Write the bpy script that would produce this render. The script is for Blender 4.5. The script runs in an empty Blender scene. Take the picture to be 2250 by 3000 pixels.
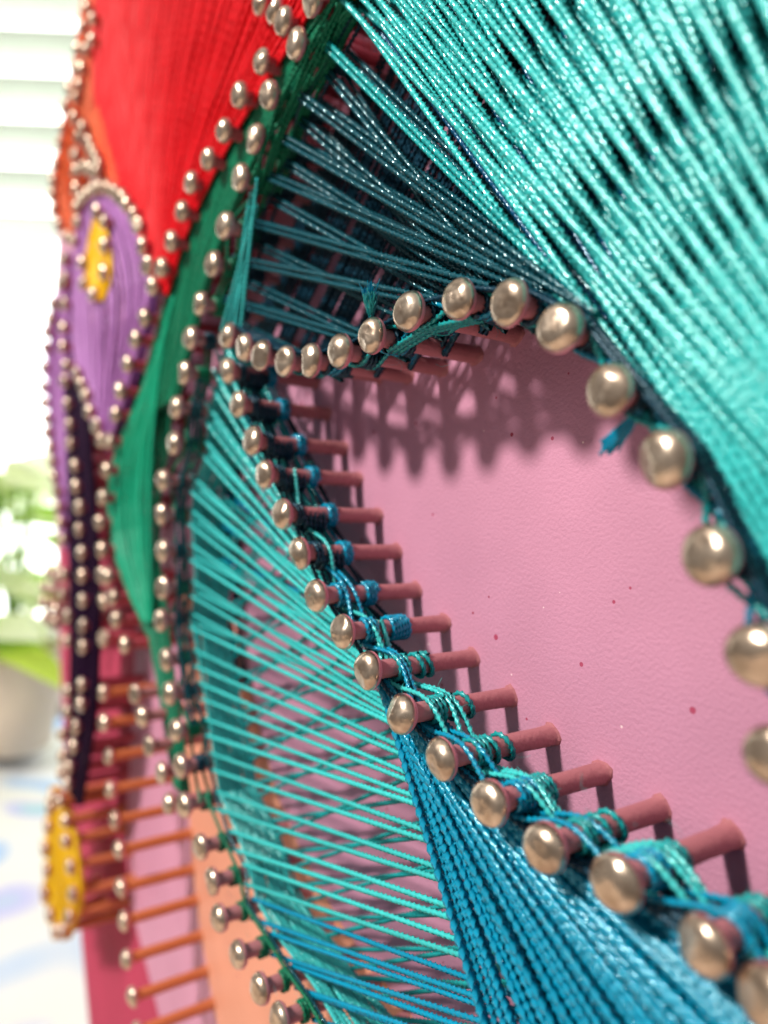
import bpy, bmesh, math, random
import numpy as np
from mathutils import Matrix, Vector

random.seed(7); rng = np.random.default_rng(7)
scene = bpy.context.scene
col = scene.collection

# ------------------------------------------------------------------ camera
# The panel stands upright.  Panel coordinates (mm): x right, y up, z out of the board.
# World (m): X = x, Y = -z, Z = y + Z0.   Focal length and tilt come from the vanishing
# point of the nails; F-pixels are pixels of the photograph scaled to 1659 x 2212.
SC = 2250 / 1659
FPX = 2200 / SC
CX, CY = 829.5, 1106.0
HC = 79.05                      # camera distance from the board, mm
Z0 = 0.300                      # height of the camera axis origin above the table, m
_d = np.array([(4238 - 1125) / SC, -(1573 - 1500) / SC, -FPX]); _d /= np.linalg.norm(_d)
NB = -_d
_v = np.array([0.08, 0.997, 0.0]); YB = _v - (_v @ NB) * NB; YB /= np.linalg.norm(YB)
XB = np.cross(YB, NB)
RB = np.array([XB, YB, NB])     # camera -> panel


def P(px, py, z):
    """F-pixel and height above the board (mm) -> panel point (mm)."""
    r = RB @ np.array([(px - CX) / FPX, -(py - CY) / FPX, -1.0])
    return r * ((z - HC) / r[2]) + np.array([0, 0, HC])


def ray_w(px, py):
    r = RB @ np.array([(px - CX) / FPX, -(py - CY) / FPX, -1.0])
    return Vector((r[0], -r[2], r[1]))


cam_loc = Vector((0, -HC / 1000, Z0))
cam_d = bpy.data.cameras.new('camera')
cam = bpy.data.objects.new('camera', cam_d); col.objects.link(cam)
M3 = Matrix(((1, 0, 0), (0, 0, -1), (0, 1, 0)))
cam.matrix_world = Matrix.Translation(cam_loc) @ (M3 @ Matrix(RB.tolist())).to_4x4()
cam_d.sensor_fit = 'VERTICAL'; cam_d.sensor_height = 36.0; cam_d.sensor_width = 27.0
cam_d.lens = 36.0 * 2200 / 3000
cam_d.clip_start = 0.005; cam_d.clip_end = 50
cam_d.dof.use_dof = True
cam_d.dof.focus_distance = 0.102
cam_d.dof.aperture_fstop = 11.5
scene.camera = cam

# ------------------------------------------------------------------ world and lamps
world = bpy.data.worlds.new('World'); scene.world = world; world.use_nodes = True
bg = world.node_tree.nodes['Background']
_wn, _wl = world.node_tree.nodes, world.node_tree.links
_tc = _wn.new('ShaderNodeTexCoord'); _sx = _wn.new('ShaderNodeSeparateXYZ'); _wl.new(_tc.outputs['Generated'], _sx.inputs[0])
_cr = _wn.new('ShaderNodeValToRGB')           # dim room: pale ceiling, mid walls, dark floor
_cr.color_ramp.elements[0].position = 0.05; _cr.color_ramp.elements[0].color = (0.16, 0.13, 0.11, 1)
_cr.color_ramp.elements[1].position = 0.95; _cr.color_ramp.elements[1].color = (0.95, 0.92, 0.88, 1)
_mr = _wn.new('ShaderNodeMapRange'); _mr.inputs['From Min'].default_value = -1; _mr.inputs['From Max'].default_value = 1
_wl.new(_sx.outputs['Z'], _mr.inputs['Value']); _wl.new(_mr.outputs['Result'], _cr.inputs['Fac']); _wl.new(_cr.outputs['Color'], bg.inputs['Color'])
bg.inputs['Strength'].default_value = 0.44


def area(name, loc, target, size, power, color):
    l = bpy.data.lights.new(name, 'AREA'); l.shape = 'DISK'; l.size = size; l.energy = power; l.color = color
    o = bpy.data.objects.new(name, l); col.objects.link(o)
    o.location = loc
    o.rotation_euler = (Vector(target) - Vector(loc)).to_track_quat('-Z', 'Y').to_euler()
    return o


KT = Vector((-0.075, 0, Z0))
KD = Vector((-3.7, -20, 15.8)).normalized()
area('ceiling_lamp', KT + KD * 1.1, KT, 0.13, 15.5, (1.0, 0.93, 0.84))
WN = Vector((0.816, -0.577, 0.0)).normalized()          # window faces the camera axis
WU = Vector((0, 0, 1)); WR = WN.cross(WU) * -1          # to the right as seen from the room
WD = 1.02                                                # metres from the camera
W0 = cam_loc - WN * WD

scene.view_settings.view_transform = 'Standard'
scene.view_settings.look = 'None'
scene.view_settings.gamma = 1.0
scene.view_settings.exposure = 0.10


# ------------------------------------------------------------------ materials
def new_mat(name):
    m = bpy.data.materials.new(name); m.use_nodes = True
    nt = m.node_tree
    return m, nt, nt.nodes['Principled BSDF']


def thread_mat(name, color, rough=0.36, spec=0.55, var=0.12, sheen=0.0):
    m, nt, b = new_mat(name)
    N, L = nt.nodes, nt.links
    oi = N.new('ShaderNodeObjectInfo')
    hsv = N.new('ShaderNodeHueSaturation'); hsv.inputs['Color'].default_value = (*color, 1)
    mr = N.new('ShaderNodeMapRange'); mr.inputs['To Min'].default_value = 1 - var; mr.inputs['To Max'].default_value = 1 + var
    L.new(oi.outputs['Random'], mr.inputs['Value']); L.new(mr.outputs['Result'], hsv.inputs['Value'])
    tc = N.new('ShaderNodeTexCoord')
    no = N.new('ShaderNodeTexNoise'); no.inputs['Scale'].default_value = 900; no.inputs['Detail'].default_value = 3
    L.new(tc.outputs['Object'], no.inputs['Vector'])
    mx = N.new('ShaderNodeMix'); mx.data_type = 'RGBA'; mx.blend_type = 'MULTIPLY'; mx.inputs['Factor'].default_value = 0.35
    L.new(hsv.outputs['Color'], mx.inputs['A']); L.new(no.outputs['Fac'], mx.inputs['B'])
    L.new(mx.outputs['Result'], b.inputs['Base Color'])
    fn = N.new('ShaderNodeTexNoise'); fn.inputs['Scale'].default_value = 4200; fn.inputs['Detail'].default_value = 2
    L.new(tc.outputs['Object'], fn.inputs['Vector'])
    bp = N.new('ShaderNodeBump'); bp.inputs['Strength'].default_value = 0.35; bp.inputs['Distance'].default_value = 0.0001
    L.new(fn.outputs['Fac'], bp.inputs['Height']); L.new(bp.outputs['Normal'], b.inputs['Normal'])
    b.inputs['Roughness'].default_value = rough
    b.inputs['Specular IOR Level'].default_value = spec
    b.inputs['Sheen Weight'].default_value = sheen
    mxc = max(color); b.inputs['Specular Tint'].default_value = (*[0.50 + 0.50 * (x / mxc) ** 0.5 for x in color], 1)
    return m


TH = {
    'light_teal': thread_mat('light teal thread', (0.06, 0.70, 0.70), 0.20, 1.0),
    'teal':       thread_mat('teal thread', (0.014, 0.43, 0.45), 0.24, 0.85),
    'shaded_deep_teal':  thread_mat('shaded deep teal thread', (0.005, 0.085, 0.12), 0.18, 1.0),  # deep teal, darkened further: shade on the upper fan put into the colour
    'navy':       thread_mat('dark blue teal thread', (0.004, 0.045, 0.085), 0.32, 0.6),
    'blue':       thread_mat('peacock blue thread', (0.001, 0.36, 0.60), 0.18, 1.0),
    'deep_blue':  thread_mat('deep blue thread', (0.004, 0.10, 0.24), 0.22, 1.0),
    'green':      thread_mat('emerald thread', (0.002, 0.20, 0.10), 0.42, 0.5),
    'lit_green': thread_mat('lit emerald thread', (0.004, 0.36, 0.20), 0.42, 0.5),  # lit copy of the emerald, the light put into the colour
    'red':        thread_mat('scarlet thread', (0.74, 0.004, 0.012), 0.50, 0.3),
    'orange':     thread_mat('orange thread', (0.95, 0.15, 0.045), 0.5, 0.4),
    'lavender':   thread_mat('lavender thread', (0.48, 0.20, 0.55), 0.5, 0.4),
    'purple':     thread_mat('purple thread', (0.20, 0.06, 0.26), 0.5, 0.4),
    'dark_purple': thread_mat('blackish purple thread', (0.016, 0.003, 0.022), 0.6, 0.12),
    'yellow':     thread_mat('yellow thread', (0.95, 0.56, 0.012), 0.5, 0.4),
}


def nail_metal():
    m, nt, b = new_mat('champagne brass')
    N, L = nt.nodes, nt.links
    tc = N.new('ShaderNodeTexCoord'); oi = N.new('ShaderNodeObjectInfo')
    add = N.new('ShaderNodeVectorMath'); add.operation = 'ADD'
    L.new(tc.outputs['Object'], add.inputs[0])
    sc = N.new('ShaderNodeVectorMath'); sc.operation = 'SCALE'; sc.inputs[0].default_value = (1, 1, 1)
    L.new(oi.outputs['Random'], sc.inputs['Scale']); L.new(sc.outputs[0], add.inputs[1])
    mp = N.new('ShaderNodeMapping'); mp.inputs['Scale'].default_value = (1, 0.25, 1)
    L.new(add.outputs[0], mp.inputs['Vector'])
    no = N.new('ShaderNodeTexNoise'); no.inputs['Scale'].default_value = 1500; no.inputs['Detail'].default_value = 4
    L.new(mp.outputs['Vector'], no.inputs['Vector'])
    n2 = N.new('ShaderNodeTexNoise'); n2.inputs['Scale'].default_value = 420
    L.new(add.outputs[0], n2.inputs['Vector'])
    cr = N.new('ShaderNodeValToRGB')
    cr.color_ramp.elements[0].position = 0.3; cr.color_ramp.elements[0].color = (0.42, 0.31, 0.23, 1)
    cr.color_ramp.elements[1].position = 0.7; cr.color_ramp.elements[1].color = (0.80, 0.66, 0.53, 1)
    L.new(n2.outputs['Fac'], cr.inputs['Fac']); L.new(cr.outputs['Color'], b.inputs['Base Color'])
    b.inputs['Metallic'].default_value = 1.0
    mr = N.new('ShaderNodeMapRange'); mr.inputs['To Min'].default_value = 0.20; mr.inputs['To Max'].default_value = 0.42
    L.new(no.outputs['Fac'], mr.inputs['Value']); L.new(mr.outputs['Result'], b.inputs['Roughness'])
    bp = N.new('ShaderNodeBump'); bp.inputs['Strength'].default_value = 0.5; bp.inputs['Distance'].default_value = 0.0005
    L.new(n2.outputs['Fac'], bp.inputs['Height'])
    bp2 = N.new('ShaderNodeBump'); bp2.inputs['Strength'].default_value = 0.15; bp2.inputs['Distance'].default_value = 0.0001
    L.new(no.outputs['Fac'], bp2.inputs['Height']); L.new(bp.outputs['Normal'], bp2.inputs['Normal'])
    L.new(bp2.outputs['Normal'], b.inputs['Normal'])
    return m


def paint(name, color, specks=True, rough=0.55, var=0.10):
    m, nt, b = new_mat(name)
    N, L = nt.nodes, nt.links
    tc = N.new('ShaderNodeTexCoord')
    n1 = N.new('ShaderNodeTexNoise'); n1.inputs['Scale'].default_value = 35; n1.inputs['Detail'].default_value = 5
    L.new(tc.outputs['Object'], n1.inputs['Vector'])
    cr = N.new('ShaderNodeValToRGB')
    cr.color_ramp.elements[0].position = 0.3; cr.color_ramp.elements[0].color = (*[c * (1 - var) for c in color], 1)
    cr.color_ramp.elements[1].position = 0.7; cr.color_ramp.elements[1].color = (*[min(1, c * (1 + var)) for c in color], 1)
    L.new(n1.outputs['Fac'], cr.inputs['Fac'])
    out = cr.outputs['Color']
    if specks:
        for scale, thr, c in ((300, 0.12, (0.30, 0.012, 0.05, 1)), (430, 0.20, (0.42, 0.06, 0.13, 1)), (360, 0.07, (0.90, 0.66, 0.70, 1))):
            vo = N.new('ShaderNodeTexVoronoi'); vo.voronoi_dimensions = '2D'; vo.inputs['Scale'].default_value = scale
            L.new(tc.outputs['Object'], vo.inputs['Vector'])
            wn = N.new('ShaderNodeSeparateColor'); L.new(vo.outputs['Color'], wn.inputs['Color'])
            gt = N.new('ShaderNodeMath'); gt.operation = 'GREATER_THAN'; gt.inputs[1].default_value = 0.984
            L.new(wn.outputs['Red'], gt.inputs[0])
            szm = N.new('ShaderNodeMath'); szm.operation = 'MULTIPLY'; szm.inputs[1].default_value = thr
            L.new(wn.outputs['Green'], szm.inputs[0])
            lt = N.new('ShaderNodeMath'); lt.operation = 'LESS_THAN'
            L.new(vo.outputs['Distance'], lt.inputs[0]); L.new(szm.outputs[0], lt.inputs[1])
            mu = N.new('ShaderNodeMath'); mu.operation = 'MULTIPLY'
            L.new(gt.outputs[0], mu.inputs[0]); L.new(lt.outputs[0], mu.inputs[1])
            mx = N.new('ShaderNodeMix'); mx.data_type = 'RGBA'; mx.inputs['B'].default_value = c
            L.new(mu.outputs[0], mx.inputs['Factor']); L.new(out, mx.inputs['A']); out = mx.outputs['Result']
    L.new(out, b.inputs['Base Color'])
    n2 = N.new('ShaderNodeTexNoise'); n2.inputs['Scale'].default_value = 1900; n2.inputs['Detail'].default_value = 4
    L.new(tc.outputs['Object'], n2.inputs['Vector'])
    bp = N.new('ShaderNodeBump'); bp.inputs['Strength'].default_value = 0.6; bp.inputs['Distance'].default_value = 0.00022
    L.new(n2.outputs['Fac'], bp.inputs['Height']); L.new(bp.outputs['Normal'], b.inputs['Normal'])
    b.inputs['Roughness'].default_value = rough
    return m


def plain(name, color, rough=0.6, noise=0.0, scale=20, emit=None, trans=0.0):
    m, nt, b = new_mat(name)
    b.inputs['Base Color'].default_value = (*color, 1); b.inputs['Roughness'].default_value = rough
    N, L = nt.nodes, nt.links
    if noise:
        tc = N.new('ShaderNodeTexCoord'); n1 = N.new('ShaderNodeTexNoise'); n1.inputs['Scale'].default_value = scale
        L.new(tc.outputs['Object'], n1.inputs['Vector'])
        cr = N.new('ShaderNodeValToRGB')
        cr.color_ramp.elements[0].position = 0.3; cr.color_ramp.elements[0].color = (*[c * (1 - noise) for c in color], 1)
        cr.color_ramp.elements[1].position = 0.7; cr.color_ramp.elements[1].color = (*[min(1, c * (1 + noise)) for c in color], 1)
        L.new(n1.outputs['Fac'], cr.inputs['Fac']); L.new(cr.outputs['Color'], b.inputs['Base Color'])
    if emit:
        b.inputs['Emission Color'].default_value = (*emit[0], 1); b.inputs['Emission Strength'].default_value = emit[1]
    if trans:
        b.inputs['Transmission Weight'].default_value = trans
    return m


BRASS = nail_metal()
SHAFT = {'rose': paint('dusty rose nail paint', (0.46, 0.17, 0.19), False, 0.5, 0.2),
         'orange': paint('orange nail paint', (0.56, 0.16, 0.06), False, 0.5, 0.2),
         'crimson': paint('crimson nail paint', (0.45, 0.06, 0.09), False, 0.5, 0.2)}
PINK_RIM = paint('pink overspray', (0.66, 0.24, 0.28), False, 0.45, 0.15)
PINK = paint('pink board paint', (0.575, 0.258, 0.392))
PEACH = paint('peach board paint', (0.70, 0.30, 0.20))
CRIMSON = paint('crimson board surface', (0.44, 0.032, 0.09), False, 0.85)
PALE_PINK = paint('soft pink board paint', (0.66, 0.22, 0.35), False)


# ------------------------------------------------------------------ mesh helpers
def mesh_obj(name, verts, faces, mat, parent=None, smooth=True, kind=None):
    me = bpy.data.meshes.new(name)
    me.from_pydata([tuple(v) for v in verts], [], faces)
    if smooth:
        me.polygons.foreach_set('use_smooth', [True] * len(me.polygons))
    me.materials.append(mat)
    o = bpy.data.objects.new(name, me); col.objects.link(o)
    if parent: o.parent = parent
    if kind: o['kind'] = kind
    return o


def grid_mesh(name, V, ncol, closed_v=True):
    """V: (nring*ncol,3) rings -> mesh with quads, fast."""
    nr = len(V) // ncol
    me = bpy.data.meshes.new(name)
    i = np.arange(nr - 1)[:, None] * ncol; j = np.arange(ncol)[None, :]; jn = (j + 1) % ncol
    q = np.stack([i + j, i + jn, i + ncol + jn, i + ncol + j], -1).reshape(-1, 4)
    return V, q


def build(name, parts, mat, parent, kind=None):
    """parts: list of (V, quads) joined into one mesh object."""
    off = 0; Vs = []; Qs = []
    for V, q in parts:
        Vs.append(V); Qs.append(q + off); off += len(V)
    V = np.concatenate(Vs).astype(np.float32); Q = np.concatenate(Qs).astype(np.int32)
    me = bpy.data.meshes.new(name)
    me.vertices.add(len(V)); me.vertices.foreach_set('co', V.ravel())
    me.loops.add(Q.size); me.loops.foreach_set('vertex_index', Q.ravel())
    me.polygons.add(len(Q))
    me.polygons.foreach_set('loop_start', np.arange(0, Q.size, 4, dtype=np.int32))
    me.polygons.foreach_set('use_smooth', np.ones(len(Q), dtype=bool))
    me.update(calc_edges=True); me.validate()
    me.materials.append(mat)
    o = bpy.data.objects.new(name, me); col.objects.link(o)
    if parent: o.parent = parent
    if kind: o['kind'] = kind
    return o


def resample(pts, step):
    pts = np.asarray(pts, float)
    seg = np.linalg.norm(np.diff(pts, axis=0), axis=1); s = np.concatenate([[0], np.cumsum(seg)])
    n = max(2, int(math.ceil(s[-1] / step)) + 1)
    t = np.linspace(0, s[-1], n)
    return np.stack([np.interp(t, s, pts[:, k]) for k in range(3)], 1), t


def smooth_curve(pts, n=8):
    """Catmull-Rom through pts."""
    pts = np.asarray(pts, float)
    p = np.concatenate([[2 * pts[0] - pts[1]], pts, [2 * pts[-1] - pts[-2]]])
    out = []
    for k in range(1, len(p) - 2):
        for t in np.linspace(0, 1, n, endpoint=False):
            a, b, c, d = p[k - 1], p[k], p[k + 1], p[k + 2]
            out.append(0.5 * ((2 * b) + (c - a) * t + (2 * a - 5 * b + 4 * c - d) * t * t + (3 * b - a - 3 * c + d) * t ** 3))
    out.append(p[-2])
    return np.array(out)


def cord(pts, r, lobes=3, pitch=None, step=None, phase=None, depth=0.40):
    """Twisted cord swept along pts (mm) -> (V in metres, quads)."""
    if pitch is None: pitch = r * 6.8          # length of one full turn
    if step is None: step = pitch / 7.0
    C, t = resample(pts, step)
    T = np.gradient(C, axis=0); T /= np.linalg.norm(T, axis=1)[:, None] + 1e-12
    ref = np.array([0.31, 0.2, 0.93])
    U = np.cross(T, ref); U /= np.linalg.norm(U, axis=1)[:, None] + 1e-12
    W = np.cross(T, U)
    if phase is None: phase = rng.uniform(0, 6.28)
    k = 2 * lobes
    a0 = np.arange(k) * 2 * math.pi / k
    rad = np.where(np.arange(k) % 2 == 0, r * 1.05, r * (1 - depth))
    ang = a0[None, :] + (t / pitch * 2 * math.pi + phase)[:, None]
    V = C[:, None, :] + rad[None, :, None] * (np.cos(ang)[..., None] * U[:, None, :] + np.sin(ang)[..., None] * W[:, None, :])
    return grid_mesh('', V.reshape(-1, 3) / 1000.0, k)


def tube(pts, r, sides=4):
    C = np.asarray(pts, float)
    T = np.gradient(C, axis=0); T /= np.linalg.norm(T, axis=1)[:, None] + 1e-12
    U = np.cross(T, np.array([0.31, 0.2, 0.93])); U /= np.linalg.norm(U, axis=1)[:, None] + 1e-12
    W = np.cross(T, U)
    a = np.arange(sides) * 2 * math.pi / sides
    V = C[:, None, :] + r * (np.cos(a)[None, :, None] * U[:, None, :] + np.sin(a)[None, :, None] * W[:, None, :])
    return grid_mesh('', V.reshape(-1, 3) / 1000.0, sides)


# ------------------------------------------------------------------ panel and board
panel = bpy.data.objects.new('string_art_panel', None); col.objects.link(panel)
panel.location = (0, 0, Z0); panel.rotation_euler = (math.pi / 2, 0, 0)
panel['label'] = 'pink string art board with brass nails and teal, red, green and purple threads'
panel['category'] = 'string art'

edgeF = [(215, -120), (165, 130), (135, 380), (118, 620), (114, 860), (118, 1080), (124, 1250), (127, 1400),
         (133, 1550), (150, 1800), (172, 2010), (190, 2212)]
edge = [P(x, y, 0)[:2] for x, y in edgeF]
outline = [tuple(e) for e in edge] + [(-262, -262), (-215, -300), (170, -300), (280, -200), (300, 0), (270, 200), (120, 300), (-120, 310), (-230, 280)]


def slab(name, poly, z0, z1, mat, parent, bev=0.0):
    bm = bmesh.new()
    vs = [bm.verts.new((x / 1000, y / 1000, z0 / 1000)) for x, y in poly]
    f = bm.faces.new(vs)
    ex = bmesh.ops.extrude_face_region(bm, geom=[f])
    for v in [g for g in ex['geom'] if isinstance(g, bmesh.types.BMVert)]:
        v.co.z = z1 / 1000
    bmesh.ops.recalc_face_normals(bm, faces=bm.faces)
    if bev:
        bmesh.ops.bevel(bm, geom=[e for e in bm.edges if abs(e.verts[0].co.z - z1 / 1000) < 1e-7 and abs(e.verts[1].co.z - z1 / 1000) < 1e-7],
                        offset=bev / 1000, segments=3, affect='EDGES', profile=0.5)
    me = bpy.data.meshes.new(name); bm.to_mesh(me); bm.free(); me.materials.append(mat)
    o = bpy.data.objects.new(name, me); col.objects.link(o); o.parent = parent
    return o


board = slab('board', outline, -18, 0, PINK, panel, 1.2)


def band(name, polyF, z, mat):
    return slab(name, [P(x, y, 0)[:2] for x, y in polyF], 0.002, z, mat, board)


band('board_band', [(126, 900), (130, 1250), (132, 1400), (138, 1550), (155, 1800), (176, 2010), (195, 2212), (199, 2250), (362, 2250), (347, 2208), (284, 1963),
                      (272, 1785), (280, 1650), (288, 1550), (292, 1400), (292, 1200), (290, 900)], 0.10, CRIMSON)  # darker crimson strip along the left side of the board
band('board_band', [(392, 1250), (396, 1500), (408, 1750), (424, 1950), (452, 2120), (478, 2250), (940, 2250), (860, 2160),
                      (740, 2000), (660, 1860), (600, 1720), (560, 1570), (520, 1400), (480, 1250)], 0.10, PEACH)

# ------------------------------------------------------------------ nails
HEADS = []


def head_mesh(k):
    prof = [(1.30, 18.55, 1), (1.9, 18.75, 1), (2.45, 19.0, 1), (2.68, 19.35, 1), (2.70, 19.7, 0), (2.55, 20.15, 0), (2.2, 20.55, 0), (1.65, 20.9, 0),
            (1.3, 21.0, 0), (0.95, 21.1, 0), (0.55, 21.16, 0), (0.2, 21.18, 0)]
    n = 26; vs = []; fs = []; mi = []
    rs = np.random.default_rng(k)
    pl = [(rs.uniform(-0.16, 0.16), rs.uniform(-0.16, 0.16), rs.uniform(2.38, 2.6)) for _ in range(2)] + [(rs.uniform(-0.5, 0.5), rs.uniform(-0.5, 0.5), rs.uniform(2.5, 2.8))]
    for r, z, _ in prof:
        for i in range(n):
            a = 2 * math.pi * i / n
            w = 1 + 0.018 * math.sin(2 * a + k) + 0.012 * math.sin(3 * a + 2 * k)
            vs.append((r * w * math.cos(a) / 1000, r * w * math.sin(a) / 1000, min([z - 18.55] + [c_ - a_ * r * math.cos(a) - b_ * r * math.sin(a) for a_, b_, c_ in pl]) / 1000 + rs.normal(0, 0.018) / 1000))
    for p in range(len(prof) - 1):
        for i in range(n):
            fs.append((p * n + i, p * n + (i + 1) % n, (p + 1) * n + (i + 1) % n, (p + 1) * n + i)); mi.append(prof[p][2])
    fs.append(tuple((len(prof) - 1) * n + i for i in range(n))); mi.append(0)
    me = bpy.data.meshes.new('head'); me.from_pydata(vs, [], fs)
    me.polygons.foreach_set('use_smooth', [True] * len(fs)); me.polygons.foreach_set('material_index', mi)
    me.materials.append(BRASS); me.materials.append(PINK_RIM)
    return me


def shaft_mesh(mat, k):
    prof = [(1.72, -0.3), (1.66, 0.10), (1.52, 0.25), (1.42, 0.5), (1.38, 3), (1.34, 6), (1.37, 9), (1.35, 12), (1.34, 18.7)]
    n = 12; vs = []; fs = []
    for r, z in prof:
        for i in range(n):
            a = 2 * math.pi * i / n
            w = 1 + (0.03 + 0.10 * (z < 0.5)) * math.sin(3 * a + k + z) + 0.02 * math.sin(5 * a + 2 * k)
            vs.append((r * w * math.cos(a) / 1000, r * w * math.sin(a) / 1000, z / 1000))
    for p in range(len(prof) - 1):
        for i in range(n):
            fs.append((p * n + i, p * n + (i + 1) % n, (p + 1) * n + (i + 1) % n, (p + 1) * n + i))
    me = bpy.data.meshes.new('nail'); me.from_pydata(vs, [], fs)
    me.polygons.foreach_set('use_smooth', [True] * len(fs)); me.materials.append(mat)
    return me


HEADM = [head_mesh(k) for k in range(12)]
SHAFTM = {c: [shaft_mesh(m, k) for k in range(4)] for c, m in SHAFT.items()}
n_nails = 0


def nail(x, y, paintc='rose', s=1.0, tilt=2.5):
    global n_nails
    o = bpy.data.objects.new('nail', random.choice(SHAFTM[paintc])); col.objects.link(o); o.parent = panel
    o.location = (x / 1000, y / 1000, 0)
    h = bpy.data.objects.new('head', random.choice(HEADM)); col.objects.link(h); h.parent = o
    h.location = (0, 0, 0.01855)
    k = s * random.uniform(0.95, 1.05)
    h.scale = (k, k * random.uniform(0.97, 1.03), random.uniform(0.92, 1.1))
    h.rotation_euler = (math.radians(random.gauss(0, tilt)), math.radians(random.gauss(0, tilt)), random.uniform(0, 6.28))
    n_nails += 1


def F2(lst, z=20.0, k=1.0, oy=0.0, ox=0.0):
    return [tuple(P(x * k + ox, y * k + oy, z)[:2]) for x, y in lst]


c = 1 / 2.25
Lf = [(638, 93), (580, 203), (547, 300), (516, 383), (484, 487), (458, 570), (430, 655)]
Mf = [(410, 730), (395, 805), (380, 880), (374, 957), (350, 1037), (345, 1110), (348, 1190), (350, 1270), (345, 1340), (355, 1425),
      (365, 1498), (377, 1578), (388, 1655), (397, 1740), (430, 1830), (455, 1905), (473, 1983), (513, 2063), (560, 2137), (600, 2205)]
Af = [(490, 725), (527, 750), (563, 768), (612, 780), (667, 778), (733, 758), (800, 725), (880, 673), (985, 645), (1097, 653), (1205, 708),
      (1313, 843), (1432, 990), (1533, 1200), (1630, 1415), (1668, 1635)]
Bf = [(490, 800), (512, 873), (543, 953), (570, 1025), (607, 1110), (643, 1195), (680, 1287), (735, 1365), (790, 1450), (864, 1545),
      (948, 1642), (1052, 1738), (1173, 1833), (1325, 1910), (1517, 2048), (1664, 2165)]
Lc = F2(Lf)[::-1] + [(-106, 80.5), (-97, 86), (-88, 91), (-79, 95), (-70, 98.5), (-61, 101.5), (-52, 104), (-43, 106), (-34, 107), (-25, 107), (-16, 106), (-7, 104)]
Mc = F2(Mf) + [(-98.5, -90), (-89, -91.5), (-80, -92.5)]
Ac = F2(Af) + [(-26.5, -28), (-25.5, -37)]
Bc = F2(Bf) + [(-20, -39), (-11, -39.3), (-2, -39.2), (7, -38.5), (16, -37)]
Nc = [(-62, -94), (-53, -94), (-44, -93.5), (-35, -92.5), (-26, -91), (-17, -89), (-8, -86.5), (1, -83.5), (10, -80), (18, -76), (26, -71.5), (33, -66), (40, -60), (46, -53)]

for q in Bc + Ac: nail(*q, 'rose')
for q in Lc + Mc: nail(*q, 'rose')
for q in Nc: nail(*q, 'rose')
# left-hand outlines, traced nail by nail
red_right = [(1330, 45), (1370, 100), (1265, 295), (1160, 460), (1085, 630), (1005, 770), (925, 885), (880, 1025), (830, 1170), (780, 1300)]
top_extra = [(1260, 5), (1510, 5)]
orange_out = [(412, 35), (392, 125), (372, 235), (357, 325), (332, 430), (312, 520), (296, 615), (283, 695), (262, 795), (251, 880), (248, 945), (256, 1010), (280, 1090), (318, 1150)]
orange_in = [(445, 90), (440, 195), (408, 240), (390, 330), (374, 410), (362, 470), (352, 570)]
scroll = [(395, 620), (380, 665), (420, 690), (440, 730), (455, 765), (470, 800), (465, 835), (430, 820), (400, 810), (360, 750), (365, 830), (360, 915)]
pet_top = [(348, 1165), (365, 1080), (368, 1005), (385, 968), (412, 943), (445, 920), (482, 907), (520, 912), (555, 932), (582, 960), (608, 990), (642, 1040), (665, 1095),
           (690, 1195), (715, 1290), (737, 1390)]
yel_top = [(460, 1025), (505, 1075), (500, 1190), (495, 1320), (450, 1430), (400, 1375), (395, 1275)]
pur_out = [(300, 1262), (290, 1380), (255, 1475), (240, 1550), (222, 1615)]
stem_top = [(308, 1350), (305, 1475), (300, 1590)]
for lst, pc in ((red_right, 'crimson'), (top_extra, 'crimson'), (orange_out, 'orange'), (orange_in, 'orange'), (scroll, 'orange'),
                (pet_top, 'crimson'), (yel_top, 'orange'), (pur_out, 'crimson'), (stem_top, 'crimson')):
    for q in F2(lst, 20, c): nail(*q, pc, 0.92)
o2 = 663.6
pur_out2 = [(217, 195), (208, 290), (204, 385), (210, 465), (220, 540), (226, 610), (236, 680), (248, 750), (257, 825), (268, 895), (276, 970), (285, 1050), (295, 1130)]
stem2 = [(300, 190), (318, 285), (308, 360), (320, 470), (330, 570), (332, 660), (358, 770), (365, 870), (380, 970), (377, 1080), (390, 1195), (395, 1305), (395, 1425), (395, 1550), (394, 1650)]
pet_r2 = [(695, 50), (650, 155), (615, 275), (580, 405), (555, 520), (525, 650)]
pet_l2 = [(365, 320), (390, 375), (412, 425), (428, 505), (460, 575), (490, 645)]
jrow2 = [(510, 790), (495, 925), (480, 1045), (490, 1180), (490, 1300), (500, 1430), (500, 1610), (520, 1310)]
inr2 = [(540, 1410), (560, 1520), (600, 1640)]
clus2 = [(232, 1290), (264, 1315), (300, 1300), (212, 1365), (245, 1380), (200, 1435), (235, 1450), (222, 1510), (262, 1540), (320, 1500), (270, 1470), (290, 1400), (318, 1620)]
for lst, pc in ((pur_out2, 'crimson'), (stem2, 'crimson'), (pet_r2, 'crimson'), (pet_l2, 'crimson'), (jrow2, 'crimson'), (inr2, 'crimson'), (clus2, 'rose')):
    for q in F2(lst, 20, c, o2): nail(*q, pc, 0.92)
o3 = 1474.7
stem3 = [(388, 10), (385, 105), (362, 215), (350, 310), (330, 410), (322, 490)]
out3 = [(320, 40), (320, 140), (297, 250), (295, 360), (290, 440)]
yel3 = [(250, 550), (285, 575), (235, 605), (310, 670), (225, 700), (315, 770), (212, 805), (335, 895), (220, 915), (345, 1030), (210, 1030), (325, 1140), (235, 1125), (262, 1205), (300, 1205)]
jrow3 = [(500, 50), (502, 195), (522, 360), (535, 520), (552, 670), (575, 815), (582, 1000), (598, 1160), (614, 1345), (636, 1530), (662, 1700)]
inr3 = [(655, 55), (690, 165), (720, 310), (782, 440), (820, 590)]
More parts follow.
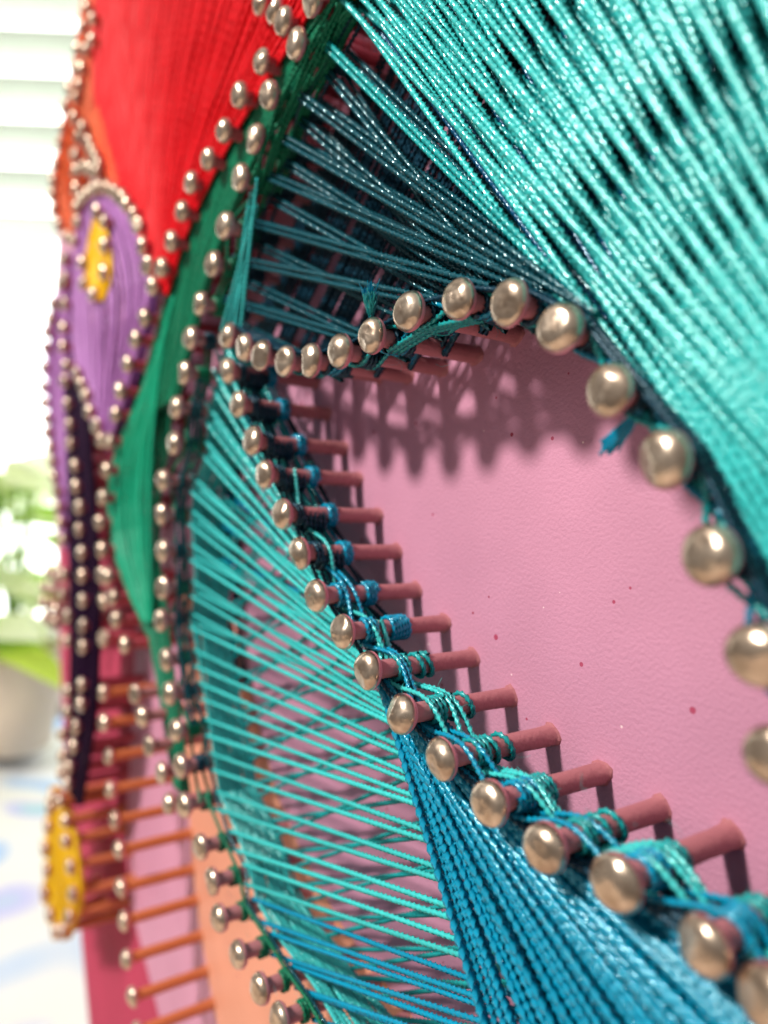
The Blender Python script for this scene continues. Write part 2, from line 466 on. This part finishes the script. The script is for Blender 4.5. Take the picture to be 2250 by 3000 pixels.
for lst, pc in ((stem3, 'crimson'), (out3, 'crimson'), (yel3, 'orange'), (jrow3, 'orange'), (inr3, 'rose')):
    for q in F2(lst, 20, c, o3): nail(*q, pc, 0.92)

# ------------------------------------------------------------------ single threads
n_thr = 0


BULK = {}


def thread(p0, p1, color, r=0.40, bulk=None):
    """one stretched cord from shaft to shaft (panel mm, 3D points)"""
    global n_thr
    p0 = np.asarray(p0, float); p1 = np.asarray(p1, float); r = r * random.uniform(0.92, 1.07)
    if bulk:
        BULK.setdefault((bulk, color), []).append(cord([p0, p1], r, pitch=r * random.uniform(6.0, 8.2)))
        return
    o = build('thread', [cord([p0, p1], r, pitch=r * random.uniform(6.0, 8.2))], TH[color], panel)
    n_thr += 1
    return o


def anchor(a, b, za, zb, side):
    """tangent end points on two shafts, on the given side of the line"""
    a = np.array(a, float); b = np.array(b, float); d = b - a; d /= np.linalg.norm(d); nrm = np.array([-d[1], d[0]]) * 1.72 * side
    return np.array([*(a + nrm), za]), np.array([*(b + nrm), zb])


def span(a, b, za, zb, sa, sb):
    p, _ = anchor(a, b, za, zb, sa); _, q = anchor(a, b, za, zb, sb)
    return p, q


def zj(z): return z + random.gauss(0, 0.25)


def tangent_upper(p):
    s = [(q[1] - p[1]) / (q[0] - p[0]) if q[0] > p[0] + 2 else -9e9 for q in Ac]
    return int(np.argmax(s)) if max(s) > -1e9 else len(Ac) - 1


def at(chain, u):
    u = min(max(u, 0), len(chain) - 1); i = min(int(u), len(chain) - 2); w = u - i
    return np.array(chain[i], float) * (1 - w) + np.array(chain[i + 1], float) * w


# upper fan, left part with its shade in the thread colour: pairs of strands from the left chain to the arc of the eye
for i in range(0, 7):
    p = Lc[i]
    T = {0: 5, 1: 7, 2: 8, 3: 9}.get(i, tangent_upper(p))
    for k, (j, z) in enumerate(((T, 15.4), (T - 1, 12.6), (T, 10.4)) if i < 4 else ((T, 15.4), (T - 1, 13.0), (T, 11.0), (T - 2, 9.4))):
        cn = 'shaded_deep_teal' if i <= 5 else ['teal', 'shaded_deep_teal', 'shaded_deep_teal', 'shaded_deep_teal'][k]
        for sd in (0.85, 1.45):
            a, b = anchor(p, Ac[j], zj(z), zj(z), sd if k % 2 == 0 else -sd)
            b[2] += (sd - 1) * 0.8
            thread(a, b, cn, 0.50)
# bright right part: a steep lower layer wrapped on the arc ...
for i in range(7, len(Lc) - 3):
    p = Lc[i]; T = tangent_upper(p)
    for k, (j, z, sa) in enumerate(((T, 13.0, 1), (T, 12.0, -1), (T - 1, 11.0, 1), (T - 2, 9.6, 0.4))):
        a, b = span(p, Ac[j], z - 2 + random.gauss(0, .12), z + 0.9 + random.gauss(0, .2), sa, 1.0 + 0.35 * (k % 3))
        thread(a, b, ['light_teal', 'teal', 'teal', 'blue'][k], 0.50, None if k == 0 else 'lower_threads')
# ... and the top layers, a cone of strands that runs on past the arc
RN = [(-17, -24), (-8, -21), (1, -19), (10, -18)]
for q in RN: nail(*q, 'rose')
LD, _ = resample([(*q, 0) for q in Lc[7:]], 4.5)
LD = [tuple(q[:2]) for q in LD]
for q in LD:
    if min(np.hypot(q[0] - t[0], q[1] - t[1]) for t in Lc) > 3.0: nail(*q, 'rose')
for i, q in enumerate(LD):
    for k, (j, z, sa, sb) in enumerate(((1, 16.7, -0.66, -0.5), (1, 16.7, 0.66, 0.5), (0, 15.3, -0.66, -0.5), (0, 15.3, 0.66, 0.5), (2, 13.6, -0.66, -0.5), (2, 13.6, 0.66, 0.5))):
        a, b = span(q, RN[j], z + random.gauss(0, .06), z + random.gauss(0, .06), sa, sb)
        thread(a, b, 'light_teal' if k < 4 else 'teal', 0.56, None if k < 3 else 'lower_threads')
# blue strands hugging the arc under the bright fan
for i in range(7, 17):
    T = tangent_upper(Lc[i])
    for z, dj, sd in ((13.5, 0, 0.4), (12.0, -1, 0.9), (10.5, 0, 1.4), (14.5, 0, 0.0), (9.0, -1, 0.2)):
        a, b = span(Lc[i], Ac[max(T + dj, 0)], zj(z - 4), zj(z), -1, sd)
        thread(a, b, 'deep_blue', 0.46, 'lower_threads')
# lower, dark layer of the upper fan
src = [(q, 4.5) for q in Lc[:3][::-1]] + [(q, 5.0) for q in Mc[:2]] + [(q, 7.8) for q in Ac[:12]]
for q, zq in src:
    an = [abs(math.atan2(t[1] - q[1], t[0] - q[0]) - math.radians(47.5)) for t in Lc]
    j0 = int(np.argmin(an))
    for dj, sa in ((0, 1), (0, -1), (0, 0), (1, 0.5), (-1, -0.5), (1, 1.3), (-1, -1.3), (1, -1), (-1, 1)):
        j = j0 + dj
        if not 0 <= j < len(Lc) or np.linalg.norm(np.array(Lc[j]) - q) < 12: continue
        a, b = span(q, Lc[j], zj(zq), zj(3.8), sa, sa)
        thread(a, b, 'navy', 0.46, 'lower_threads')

# lower left fan: left chain to the lower rim of the eye
JM = [5, 6, 7, 8, 8, 9, 9, 10, 10, 11, 12, 13, 14, 15, 16, 17, 18, 18, 19, 19, 20, 20, 20]
for i, p in enumerate(Mc):
    j = JM[i]
    cn = 'light_teal' if i < 16 else 'blue'
    for sa, sb, z, jj in ((-1, -1, 13.4, j), (1, -1.2, 13.0, j)):
        a, b = span(p, Bc[jj], z + random.gauss(0, .12), z - .2 + random.gauss(0, .15), sa, sb)
        thread(a, b, cn, 0.50)
    if i < 9:      # companion strand that closes up on the first one near the rim
        a, b = span(p, Bc[j - 1], 12.0 + random.gauss(0, .2), 12.2, -0.5, -1)
        thread(a, b, 'light_teal', 0.48)
    if i < 7:
        for z, c2, dj in ((9.0, 'teal', -1), (7.0, 'blue', -2), (5.5, 'navy', -2), (6.2, 'navy', -1)):
            a, b = span(p, Bc[max(0, j + dj)], zj(z - 2), zj(z + 2), random.choice((-1, 1)), -0.8)
            thread(a, b, c2, 0.42, 'lower_threads')
# crossing layer close to the board
for i in range(3, len(Mc)):
    for k, dj in enumerate((-4, -3)):
        j = i + dj
        if not 0 <= j < len(Bc): continue
        a, b = span(Mc[i], Bc[j], 4.2 + random.gauss(0, .2), 9.6 + random.gauss(0, .2), 1 if k else -1, 0.7)
        thread(a, b, 'teal', 0.48, 'lower_threads')


# blue bundle under the lower rim
def tangent_lower(p):
    """rim nail whose line from p keeps every other rim nail on its upper side"""
    best = 0
    for j in range(len(Bc)):
        d = np.array(Bc[j]) - p; ok = True
        for q in Bc:
            e = np.array(q) - p
            if d[0] * e[1] - d[1] * e[0] > 1e-6: ok = False; break
        if ok: best = j
    return best


for n_, u in enumerate(np.arange(2.2, len(Nc) - 1, 0.30)):
    p = at(Nc, u); T = max(8, tangent_lower(p))
    for m, (dj, z) in enumerate(((0, 16.4), (1, 15.0)) if n_ % 2 else ((0, 15.7), (2, 14.2))):
        j = min(T + dj, len(Bc) - 1)
        a, b = anchor(p, Bc[j], zj(z), zj(z), 1.0 + 0.25 * (n_ % 3))
        thread(a, b, 'blue', 0.54)
        a, b = anchor(p + np.array([1.0, .3]), Bc[min(j + 1, len(Bc) - 1)], zj(z - 3), zj(z - 3), 0.9)
        thread(a, b, 'blue', 0.54, 'lower_threads')
for (nm, cn), parts in BULK.items(): build(nm, parts, TH[cn], panel, 'stuff')

# ------------------------------------------------------------------ windings between neighbouring nails
def weave(chain, z_list, color, r, side, jitter=0.5, name='winding', alternate=False):
    parts = []
    for z in z_list:
        pts = []
        for idx, q in enumerate(chain):
            q = np.array(q, float)
            a = np.array(chain[max(0, idx - 1)], float); b = np.array(chain[min(len(chain) - 1, idx + 1)])
            d = b - a; d /= np.linalg.norm(d); nrm = np.array([-d[1], d[0]])
            sd = side * (-1 if (alternate and idx % 2) else 1)
            pts.append([*(q + nrm * sd * (1.35 + r * 0.9)), z + random.gauss(0, jitter)])
        parts.append(cord(smooth_curve(pts, 5) if alternate else np.array(pts), r))
    return build(name, parts, TH[color], panel, 'stuff')


weave(Mc, np.arange(4.6, 12.8, 0.42), 'light_teal', 0.40, 1.45, 0.3)
weave(Mc, np.arange(4.0, 11.5, 0.7), 'light_teal', 0.40, 0.9, 0.4)
weave(Mc[:14], [14.2, 16.8], 'green', 0.42, -1, 0.5, alternate=True)
weave(Mc[13:], [14.8], 'green', 0.42, 1, 0.3)
weave(Lc[3:9], np.arange(12.5, 18.4, 0.7), 'green', 0.45, -1, 0.5)
weave(Lc[:4], [15.0, 16.5], 'green', 0.45, -1, 0.5)
weave(Lc[:9], [13.5, 15.5, 17.3], 'green', 0.45, 1, 0.5, alternate=True)
weave(Lc[:9], [12.0, 14.0], 'navy', 0.42, -1, 0.5)
weave(Ac, np.arange(14.0, 18.0, 0.75), 'navy', 0.42, 1, 0.4)
weave(Ac, [15.0, 16.2], 'blue', 0.42, -1, 0.5, alternate=True)
weave(Ac, [16.8, 13.6], 'teal', 0.42, 1, 0.5, alternate=True)
weave(Bc[3:9], [14.8], 'light_teal', 0.40, 1, 0.3, alternate=True)
weave(Bc[7:], [12.6, 13.6, 15.0], 'light_teal', 0.42, 1, 0.6, alternate=True)
weave(Bc[5:], [13.8, 16.0], 'blue', 0.42, -1, 0.5, alternate=True)
weave(Bc, [13.4, 14.6, 15.8, 17.0], 'navy', 0.42, -1, 0.3)
weave(Bc[:10], [12.4, 13.2, 14.0, 14.8], 'light_teal', 0.44, -1.35, 0.2)
weave(Ac[6:9], [15.2, 15.9, 16.6, 17.2], 'teal', 0.44, -1, 0.2)
weave(Mc[1:12], [14.6, 15.7, 16.8], 'shaded_deep_teal', 0.42, 1, 0.3)
weave(Mc[11:], [13.6], 'shaded_deep_teal', 0.42, 1, 0.4)
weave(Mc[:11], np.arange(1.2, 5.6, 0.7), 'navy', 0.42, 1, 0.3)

# vertical teal strands at the left corner of the upper fan
sp = []
for k in range(7):
    a = P(556 - (k % 4) * 5.5, 385 + k * 14, 17.6 - (k % 3) * 0.9); b = P(521 - k * 7.2, 704 + k * 2 - (k % 2) * 6, 17.4 - (k % 2) * 0.8)
    sp.append(cord([a, b], 0.40, pitch=0.40 * 7.5))
build('corner_strands', sp, TH['light_teal'], panel, 'stuff')


def wrap(q, z, turns, color, r=0.42, slope=0.9, lean=0.0):
    n = int(turns * 14); t = np.linspace(0, turns * 2 * math.pi, n); ph = random.uniform(0, 6.28)
    R = 1.35 + r * 0.85
    pts = np.stack([q[0] + R * np.cos(t + ph), q[1] + R * np.sin(t + ph), z + slope * 2 * r * t / (2 * math.pi) + lean * np.sin(t + ph)], 1)
    build('thread_wrap', [cord(pts, r, step=r * 0.7)], TH[color], panel)


for i, q in enumerate(Bc):
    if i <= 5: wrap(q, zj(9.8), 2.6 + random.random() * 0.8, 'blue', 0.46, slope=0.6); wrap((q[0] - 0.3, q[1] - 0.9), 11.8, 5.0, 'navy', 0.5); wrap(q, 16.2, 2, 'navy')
    elif i == 6: wrap(q, 9.0, 3.2, 'blue', 0.46, slope=0.7); wrap(q, 15.0, 2, 'blue')
    elif i == 7: wrap(q, 8.2, 6.0, 'blue', slope=0.7); wrap(q, 14.0, 3, 'blue')
    elif i in (8, 9, 10, 12):
        wrap(q, zj(8.6), 1.1, 'teal', lean=0.6); wrap(q, zj(11.0), 1.2, 'teal', lean=0.4); wrap(q, 13.0, 3, 'teal')
    else: wrap(q, zj(9.8), 3, 'teal', lean=0.2); wrap(q, 13.4, 4, 'blue')
for i, q in enumerate(Ac):
    if i >= 2: wrap(q, 12.8, 5.5, 'navy')
for i, q in enumerate(Mc): wrap(q, 14.5, 3.5 if i < 13 else 2.2, 'green' if i % 2 or i > 12 else 'navy', 0.36)
for i, q in enumerate(Lc[:8]): wrap(q, 13.0, 5, 'green', 0.45); wrap(q, 8.6, 5.5, 'navy', 0.42)  # low navy wraps added at the strand starts, dark in place of shade

# loose ends: the tuft above the arc and the cut tail on its right
def tuft(base, tip, color, n, spread, r):
    base = np.array(base); tip = np.array(tip); parts = []
    for k in range(n):
        e = tip + rng.normal(0, spread, 3); m = (base + e) / 2 + rng.normal(0, spread * 0.35, 3)
        parts.append(tube(smooth_curve([base + rng.normal(0, .12, 3), m, e], 5), r, 4))
    return build('thread_end', parts, TH[color], panel, 'stuff')


tuft(P(803, 690, 17), P(798, 624, 20), 'blue', 60, 0.6, 0.075)
tuft(P(803, 690, 17), P(796, 640, 20.5), 'light_teal', 30, 0.6, 0.07)
tuft(P(1385, 885, 16), P(1312, 968, 16), 'blue', 60, 0.45, 0.13)

fz = []
for k in range(260):
    q = np.array([*random.choice(Bc[3:] + Ac[4:14] + Mc[4:]), random.uniform(11, 18)]) + rng.normal(0, 2.2, 3) * np.array([1, 1, 0.6])
    d = rng.normal(0, 1, 3); d /= np.linalg.norm(d); L_ = random.uniform(1.0, 2.8)
    fz.append(tube(smooth_curve([q, q + d * L_ * 0.5 + rng.normal(0, .25, 3), q + d * L_ + rng.normal(0, .4, 3)], 4), 0.022, 3))
build('stray_fibres', fz, TH['light_teal'], panel, 'stuff')

# ------------------------------------------------------------------ densely wound petals on the left
def sheet(name, left, right, n, z, color, r=0.36, layers=1, zr=0.35, bulge=0.0, k=1.0, oy=0.0):
    l3 = np.array([P(x * k, y * k + oy, z) for x, y in left]); r3 = np.array([P(x * k, y * k + oy, z) for x, y in right])
    def rs(p, m=14):
        p = smooth_curve(p, 6); seg = np.linalg.norm(np.diff(p, axis=0), axis=1); s = np.concatenate([[0], np.cumsum(seg)])
        t = np.linspace(0, s[-1], m); return np.stack([np.interp(t, s, p[:, q]) for q in range(3)], 1)
    l3, r3 = rs(l3), rs(r3)
    parts = []
    for ly in range(layers):
        for i in range(n):
            s = np.clip((i + 0.5) / n + random.gauss(0, 0.25 / n), 0, 1); s2 = np.clip(s + random.gauss(0, 0.8 / n), 0, 1)
            w = np.linspace(s, s2, len(l3))[:, None]
            p = l3 * (1 - w) + r3 * w
            p[:, 2] += -0.8 * ly + random.gauss(0, zr * 0.4) + bulge * math.sin(math.pi * s)
            parts.append(cord(p, r, lobes=2, pitch=r * 9, step=r * 2.4, depth=0.30))
    return build(name, parts, TH[color], panel, 'stuff')


sheet('red_petal', [(200, -160), (196, 0), (200, 130), (212, 260), (240, 380), (290, 480), (336, 590)],
      [(770, -160), (690, 0), (616, 122), (535, 247), (468, 367), (402, 509), (362, 640)], 200, 17.0, 'red', 0.46, 1, 0.35, 0.5)
sheet('red_petal_lining', [(200, -160), (196, 0), (200, 130), (212, 260), (240, 380), (290, 480), (336, 590)],
      [(760, -160), (680, 0), (606, 122), (525, 247), (458, 367), (392, 509), (352, 630)], 110, 16.2, 'red', 0.6, 1, 0.3, 0.4)
sheet('orange_petal', [(186, -100), (176, 30), (156, 170), (136, 280), (118, 380), (118, 450), (140, 520)],
      [(210, -100), (204, 50), (204, 150), (208, 250), (212, 320), (190, 400), (168, 500)], 34, 17.0, 'orange', 0.5, 1, 0.5, 0.3)
sheet('orange_petal', [(200, 250), (205, 300), (220, 350), (240, 390)], [(212, 230), (232, 300), (252, 370), (264, 430)], 14, 17.2, 'orange', 0.5)
sheet('lavender_petal', [(172, 440), (160, 560), (156, 660), (160, 760), (178, 850), (210, 935)],
      [(250, 420), (300, 500), (326, 600), (312, 700), (278, 830), (240, 950)], 64, 17.0, 'lavender', 0.48, 1, 0.5, 0.6)
sheet('lavender_petal', [(138, 590), (112, 700), (104, 820), (112, 960), (128, 1100), (142, 1180)],
      [(150, 560), (150, 680), (143, 780), (142, 900), (146, 1050), (150, 1190)], 26, 16.8, 'lavender', 0.5, 1, 0.4, 0.4)
sheet('purple_edge', [(128, 560), (136, 680), (128, 800), (132, 940), (140, 1080), (150, 1220)],
      [(152, 540), (158, 650), (156, 760), (160, 900), (164, 1060), (168, 1250)], 18, 15.6, 'purple', 0.5, 1, 0.4)
sheet('purple_edge', [(285, 470), (320, 560), (316, 680), (285, 800), (250, 900), (225, 960)],
      [(305, 470), (345, 570), (336, 680), (305, 800), (268, 920), (235, 975)], 14, 15.2, 'purple', 0.5, 1, 0.5)
sheet('dark_stem', [(140, 820), (146, 1000), (151, 1200), (153, 1400), (151, 1550), (144, 1700)],
      [(182, 830), (196, 1000), (208, 1200), (210, 1400), (202, 1550), (172, 1740)], 34, 17.4, 'dark_purple', 0.6, 2, 0.3)
sheet('yellow_petal', [(205, 470), (190, 530), (184, 590), (200, 650)], [(222, 470), (238, 530), (240, 600), (222, 650)], 24, 18.3, 'yellow', 0.5, 1)
sheet('yellow_petal', [(115, 1730), (106, 1800), (104, 1880), (108, 1960), (122, 2015)],
      [(140, 1740), (160, 1800), (172, 1880), (174, 1950), (150, 2015)], 34, 17.6, 'yellow', 0.55, 2)
sheet('green_petal', [(700, 0), (617, 122), (536, 247), (468, 367), (402, 509), (364, 640), (330, 760), (308, 840), (270, 930)],
      [(760, 10), (672, 120), (612, 225), (560, 320), (520, 410), (480, 510), (440, 630), (408, 750), (380, 860)], 60, 15.6, 'green', 0.5, 2, 0.4)
sheet('lit_green_petal', [(374, 640), (340, 760), (290, 885), (246, 985), (233, 1070), (242, 1170), (270, 1260), (306, 1340)],
      [(380, 640), (352, 760), (338, 890), (330, 1000), (328, 1100), (328, 1200), (331, 1270), (330, 1345)], 44, 16.2, 'lit_green', 0.45, 1, 0.4)  # lit stretch of the green petal, drawn in the lighter emerald
sheet('green_petal', [(300, 800), (255, 960), (240, 1080), (252, 1190), (285, 1290), (318, 1370)],
      [(372, 840), (365, 960), (345, 1080), (345, 1190), (345, 1290), (345, 1385)], 30, 13.2, 'green', 0.5, 1, 0.4)
sheet('green_petal', [(298, 1260), (318, 1350), (340, 1470), (358, 1580), (378, 1700)],
      [(352, 1240), (362, 1350), (376, 1470), (392, 1580), (408, 1720)], 14, 14.0, 'green', 0.5, 1, 0.4)
sheet('orange_knot', [(620, -60), (640, 0), (655, 40)], [(800, -60), (755, 0), (720, 35)], 20, 15.5, 'orange', 0.5, 2)
# zigzag of the scalloped yellow petal and the purple petal around their nails
def scallop(listF, color, z, k, oy, centreF, lr=1.7):
    cpt = P(centreF[0] * k, centreF[1] * k + oy, z)
    parts = []
    for q in listF:
        p = P(q[0] * k, q[1] * k + oy, z); d = (p - cpt); d /= np.linalg.norm(d) + 1e-9
        for dz in (0, -0.9, -1.8, -2.7):
            t = np.linspace(-1.9, 1.9, 9); base = math.atan2(d[1], d[0])
            arc = [[p[0] + lr * math.cos(base + a), p[1] + lr * math.sin(base + a), z + dz] for a in t]
            inner = cpt * 0.45 + p * 0.55
            arc = [[inner[0] + d[1] * 1.2, inner[1] - d[0] * 1.2, z + dz]] + arc + [[inner[0] - d[1] * 1.2, inner[1] + d[0] * 1.2, z + dz]]
            parts.append(tube(np.array(arc), 0.5, 5))
    return build('thread_loops', parts, TH[color], panel, 'stuff')


scallop([q for q in yel3 if q[0] < 280], 'yellow', 17.4, c, o3, (275, 870), 2.9)
scallop([q for q in yel3 if q[0] >= 280], 'yellow', 17.4, c, o3, (275, 870), 2.9)
scallop(pur_out + [], 'lavender', 16.5, c, 0, (330, 1400))
scallop(pur_out2, 'lavender', 16.5, c, o2, (330, 500))
scallop(pet_r2 + [], 'purple', 15.8, c, o2, (450, 250))
scallop(orange_out, 'orange', 16.5, c, 0, (500, 500))

# ------------------------------------------------------------------ background: table, cloth, plant, window
def quadobj(name, corners, mat, parent=None, kind=None, label=None, cat=None):
    o = mesh_obj(name, corners, [(0, 1, 2, 3)], mat, parent, False, kind)
    return o


def box(name, centre, half, axes, mat, parent=None):
    vs = []
    for sx in (-1, 1):
        for sy in (-1, 1):
            for sz in (-1, 1):
                vs.append(Vector(centre) + axes[0] * half[0] * sx + axes[1] * half[1] * sy + axes[2] * half[2] * sz)
    fs = [(0, 1, 3, 2), (4, 6, 7, 5), (0, 4, 5, 1), (2, 3, 7, 6), (0, 2, 6, 4), (1, 5, 7, 3)]
    me = bpy.data.meshes.new(name); me.from_pydata([tuple(v) for v in vs], [], fs)
    bm = bmesh.new(); bm.from_mesh(me); bmesh.ops.recalc_face_normals(bm, faces=bm.faces)
    bmesh.ops.bevel(bm, geom=bm.edges[:], offset=min(half) * 0.25, segments=2, affect='EDGES'); bm.to_mesh(me); bm.free()
    me.materials.append(mat)
    o = bpy.data.objects.new(name, me); col.objects.link(o)
    if parent: o.parent = parent
    return o


AX = [WR, -WN, WU]
wood = plain('pale table wood', (0.62, 0.52, 0.42), 0.5, 0.12, 30)
table = box('tabletop', Vector((-0.28, 0.05, -0.0126)), (0.62, 0.55, 0.0125), [Vector((1, 0, 0)), Vector((0, 1, 0)), Vector((0, 0, 1))], wood)
table['kind'] = 'structure'


def cloth_mat():
    m, nt, b = new_mat('floral print cotton')
    N, L = nt.nodes, nt.links
    tc = N.new('ShaderNodeTexCoord')
    n1 = N.new('ShaderNodeTexNoise'); n1.inputs['Scale'].default_value = 9; n1.inputs['Detail'].default_value = 1
    L.new(tc.outputs['Object'], n1.inputs['Vector'])
    cr = N.new('ShaderNodeValToRGB'); e = cr.color_ramp.elements
    e[0].position = 0.36; e[0].color = (0.28, 0.50, 0.85, 1); e[1].position = 0.46; e[1].color = (0.82, 0.82, 0.82, 1)
    for p, cc in ((0.57, (0.82, 0.82, 0.80, 1)), (0.63, (0.55, 0.55, 0.85, 1)), (0.70, (0.35, 0.72, 0.66, 1))):
        x = e.new(p); x.color = cc
    L.new(n1.outputs['Fac'], cr.inputs['Fac']); L.new(cr.outputs['Color'], b.inputs['Base Color'])
    b.inputs['Roughness'].default_value = 0.85
    return m


ng = 40; vs = []; fs = []
for i in range(ng + 1):
    for j in range(ng + 1):
        u, v = i / ng, j / ng
        x = -0.90 + 0.52 * u; y = -0.14 + 0.52 * v
        z = 0.006 + 0.010 * (math.sin(9 * u + 4 * v) + math.sin(13 * v - 5 * u) + 2) * 0.5
        z += 0.035 * math.exp(-((u - 0.10) / 0.10) ** 2) * (0.6 + 0.4 * math.sin(8 * v))
        vs.append((x, y, z))
for i in range(ng):
    for j in range(ng):
        a = i * (ng + 1) + j; fs.append((a, a + ng + 1, a + ng + 2, a + 1))
cl = mesh_obj('printed_cloth', vs, fs, cloth_mat())
sm = cl.modifiers.new('thickness', 'SOLIDIFY'); sm.thickness = 0.002; sm.offset = 1
cl['label'] = 'white cotton cloth with pastel blue and lilac print lying on the table'; cl['category'] = 'cloth'

# window with blinds
win = bpy.data.objects.new('window', None); col.objects.link(win)
win['label'] = 'bright daylit window with white horizontal blinds behind the string art board'; win['category'] = 'window'
def WP(r, u, d=0.0): return W0 + WR * r + WU * u + WN * d   # window plane point, metres
glow = plain('daylight glass', (0.9, 0.93, 0.95), 0.3, emit=((0.96, 1.0, 0.97), 2.9))
white = plain('white painted wood', (0.80, 0.80, 0.77), 0.5, 0.03)
slatm = plain('white blind slat', (0.58, 0.62, 0.54), 0.5, 0.03)
WLO, WHI, WLE, WRI = -0.20, 0.80, -0.95, 0.15
box('pane', WP((WLE + WRI) / 2, (WLO + WHI) / 2, -0.06), ((WRI - WLE) / 2, 0.003, (WHI - WLO) / 2), AX, glow, win)
for r in (WLE, WRI): box('frame', WP(r, (WLO + WHI) / 2, -0.05), (0.03, 0.03, (WHI - WLO) / 2 + 0.06), AX, white, win)
for u in (WLO - 0.03, WHI + 0.03): box('frame', WP((WLE + WRI) / 2, u, -0.05), ((WRI - WLE) / 2 - 0.033, 0.03, 0.03), AX, white, win)
tilt = math.radians(-14)
ax_t = [WR, (-WN * math.cos(tilt) + WU * math.sin(tilt)).normalized(), (WU * math.cos(tilt) + WN * math.sin(tilt)).normalized()]
for k in range(8):
    box('slat', WP((WLE + WRI) / 2, 0.335 + 0.060 * k, 0.0), ((WRI - WLE) / 2 - 0.04, 0.028, 0.0022), [WR, ax_t[1], ax_t[2]], slatm, win)
sheer = plain('white sheer fabric', (0.80, 0.82, 0.78), 0.8, 0.03)
wall = quadobj('wall', [WP(-1.6, -0.9, -0.14), WP(1.4, -0.9, -0.14), WP(1.4, 1.6, -0.14), WP(-1.6, 1.6, -0.14)], plain('wall paint', (0.62, 0.60, 0.56), 0.8, 0.03))
wall['kind'] = 'structure'
sill = box('window_sill', WP(-0.4, -0.285, 0.03), (0.60, 0.10, 0.018), AX, plain('grey sill', (0.50, 0.48, 0.48), 0.5, 0.05)); sill['kind'] = 'structure'

# potted plant
plant = bpy.data.objects.new('potted_plant', None); col.objects.link(plant)
plant['label'] = 'leafy green plant in a beige pot on the window sill'; plant['category'] = 'plant'
pr = ray_w(20, 1640); pdist = 0.86
pc_ = cam_loc + pr.normalized() * pdist
pb = Vector((pc_.x, pc_.y, W0.z - 0.267 + 0.0))
plant.location = pb
leafm = []
for nm, cc in (('lime leaf', (0.62, 0.80, 0.10)), ('green leaf', (0.36, 0.58, 0.06)), ('pale leaf', (0.88, 0.93, 0.66))):
    m, nt, b = new_mat(nm)
    b.inputs['Base Color'].default_value = (*cc, 1); b.inputs['Roughness'].default_value = 0.4
    tcn = nt.nodes.new('ShaderNodeTexNoise'); tcn.inputs['Scale'].default_value = 30
    hs = nt.nodes.new('ShaderNodeHueSaturation'); hs.inputs['Color'].default_value = (*cc, 1)
    nt.links.new(tcn.outputs['Fac'], hs.inputs['Value']); hs.inputs['Value'].default_value = 1
    ad = nt.nodes.new('ShaderNodeMath'); ad.operation = 'ADD'; ad.inputs[1].default_value = 0.5
    nt.links.new(tcn.outputs['Fac'], ad.inputs[0]); nt.links.new(ad.outputs[0], hs.inputs['Value'])
    nt.links.new(hs.outputs['Color'], b.inputs['Base Color'])
    tr = nt.nodes.new('ShaderNodeBsdfTranslucent'); nt.links.new(hs.outputs['Color'], tr.inputs['Color'])
    ms = nt.nodes.new('ShaderNodeMixShader'); ms.inputs[0].default_value = 0.68
    nt.links.new(b.outputs[0], ms.inputs[1]); nt.links.new(tr.outputs[0], ms.inputs[2])
    nt.links.new(ms.outputs[0], nt.nodes['Material Output'].inputs['Surface'])
    leafm.append(m)
prof = [(0.030, 0.0), (0.038, 0.004), (0.046, 0.05), (0.050, 0.088), (0.053, 0.090), (0.053, 0.10), (0.047, 0.10), (0.045, 0.085), (0.0, 0.084)]
vs = []; fs = []; nseg = 28
for r, z in prof:
    for i in range(nseg): a = 2 * math.pi * i / nseg; vs.append((r * math.cos(a), r * math.sin(a), z))
for p in range(len(prof) - 1):
    for i in range(nseg): fs.append((p * nseg + i, p * nseg + (i + 1) % nseg, (p + 1) * nseg + (i + 1) % nseg, (p + 1) * nseg + i))
pot = mesh_obj('pot', vs, fs, plain('beige glazed clay', (0.66, 0.54, 0.43), 0.4, 0.06), plant)


def leaf_mesh(L, Wd, bend):
    n = 8; v = []; f = []
    for i in range(n + 1):
        t = i / n; w = Wd * math.sin(math.pi * min(1, t * 0.92 + 0.06)) ** 0.8
        x = L * t; z = -bend * L * t * t
        v += [(x, -w, z + w * 0.25), (x, 0, z), (x, w, z + w * 0.25)]
    for i in range(n):
        b0 = i * 3; f += [(b0, b0 + 3, b0 + 4, b0 + 1), (b0 + 1, b0 + 4, b0 + 5, b0 + 2)]
    me = bpy.data.meshes.new('leaf'); me.from_pydata(v, [], f); me.polygons.foreach_set('use_smooth', [True] * len(f))
    return me


lm = []
for mtl in leafm:
    for L_, W_, b_ in ((0.10, 0.022, 0.35), (0.075, 0.018, 0.6)):
        me = leaf_mesh(L_, W_, b_); me.materials.append(mtl); lm.append(me)
for k in range(44):
    o = bpy.data.objects.new('leaf', random.choice(lm)); col.objects.link(o); o.parent = plant
    h = random.uniform(0.0, 1.0)
    o.location = (random.gauss(0, 0.030), random.gauss(0, 0.030), 0.10 + 0.17 * h)
    o.rotation_euler = (random.gauss(0, 0.5), random.uniform(-0.7, 0.5), random.uniform(0, 6.28))
stp = []
for k in range(7):
    a = random.uniform(0, 6.28)
    stp.append(tube(np.array([(0, 0, 84), (8 * math.cos(a), 8 * math.sin(a), 160), (22 * math.cos(a), 22 * math.sin(a), 265)]), 1.8, 6))
build('stems', stp, leafm[1], plant)

print('nails', n_nails, 'threads', n_thr)
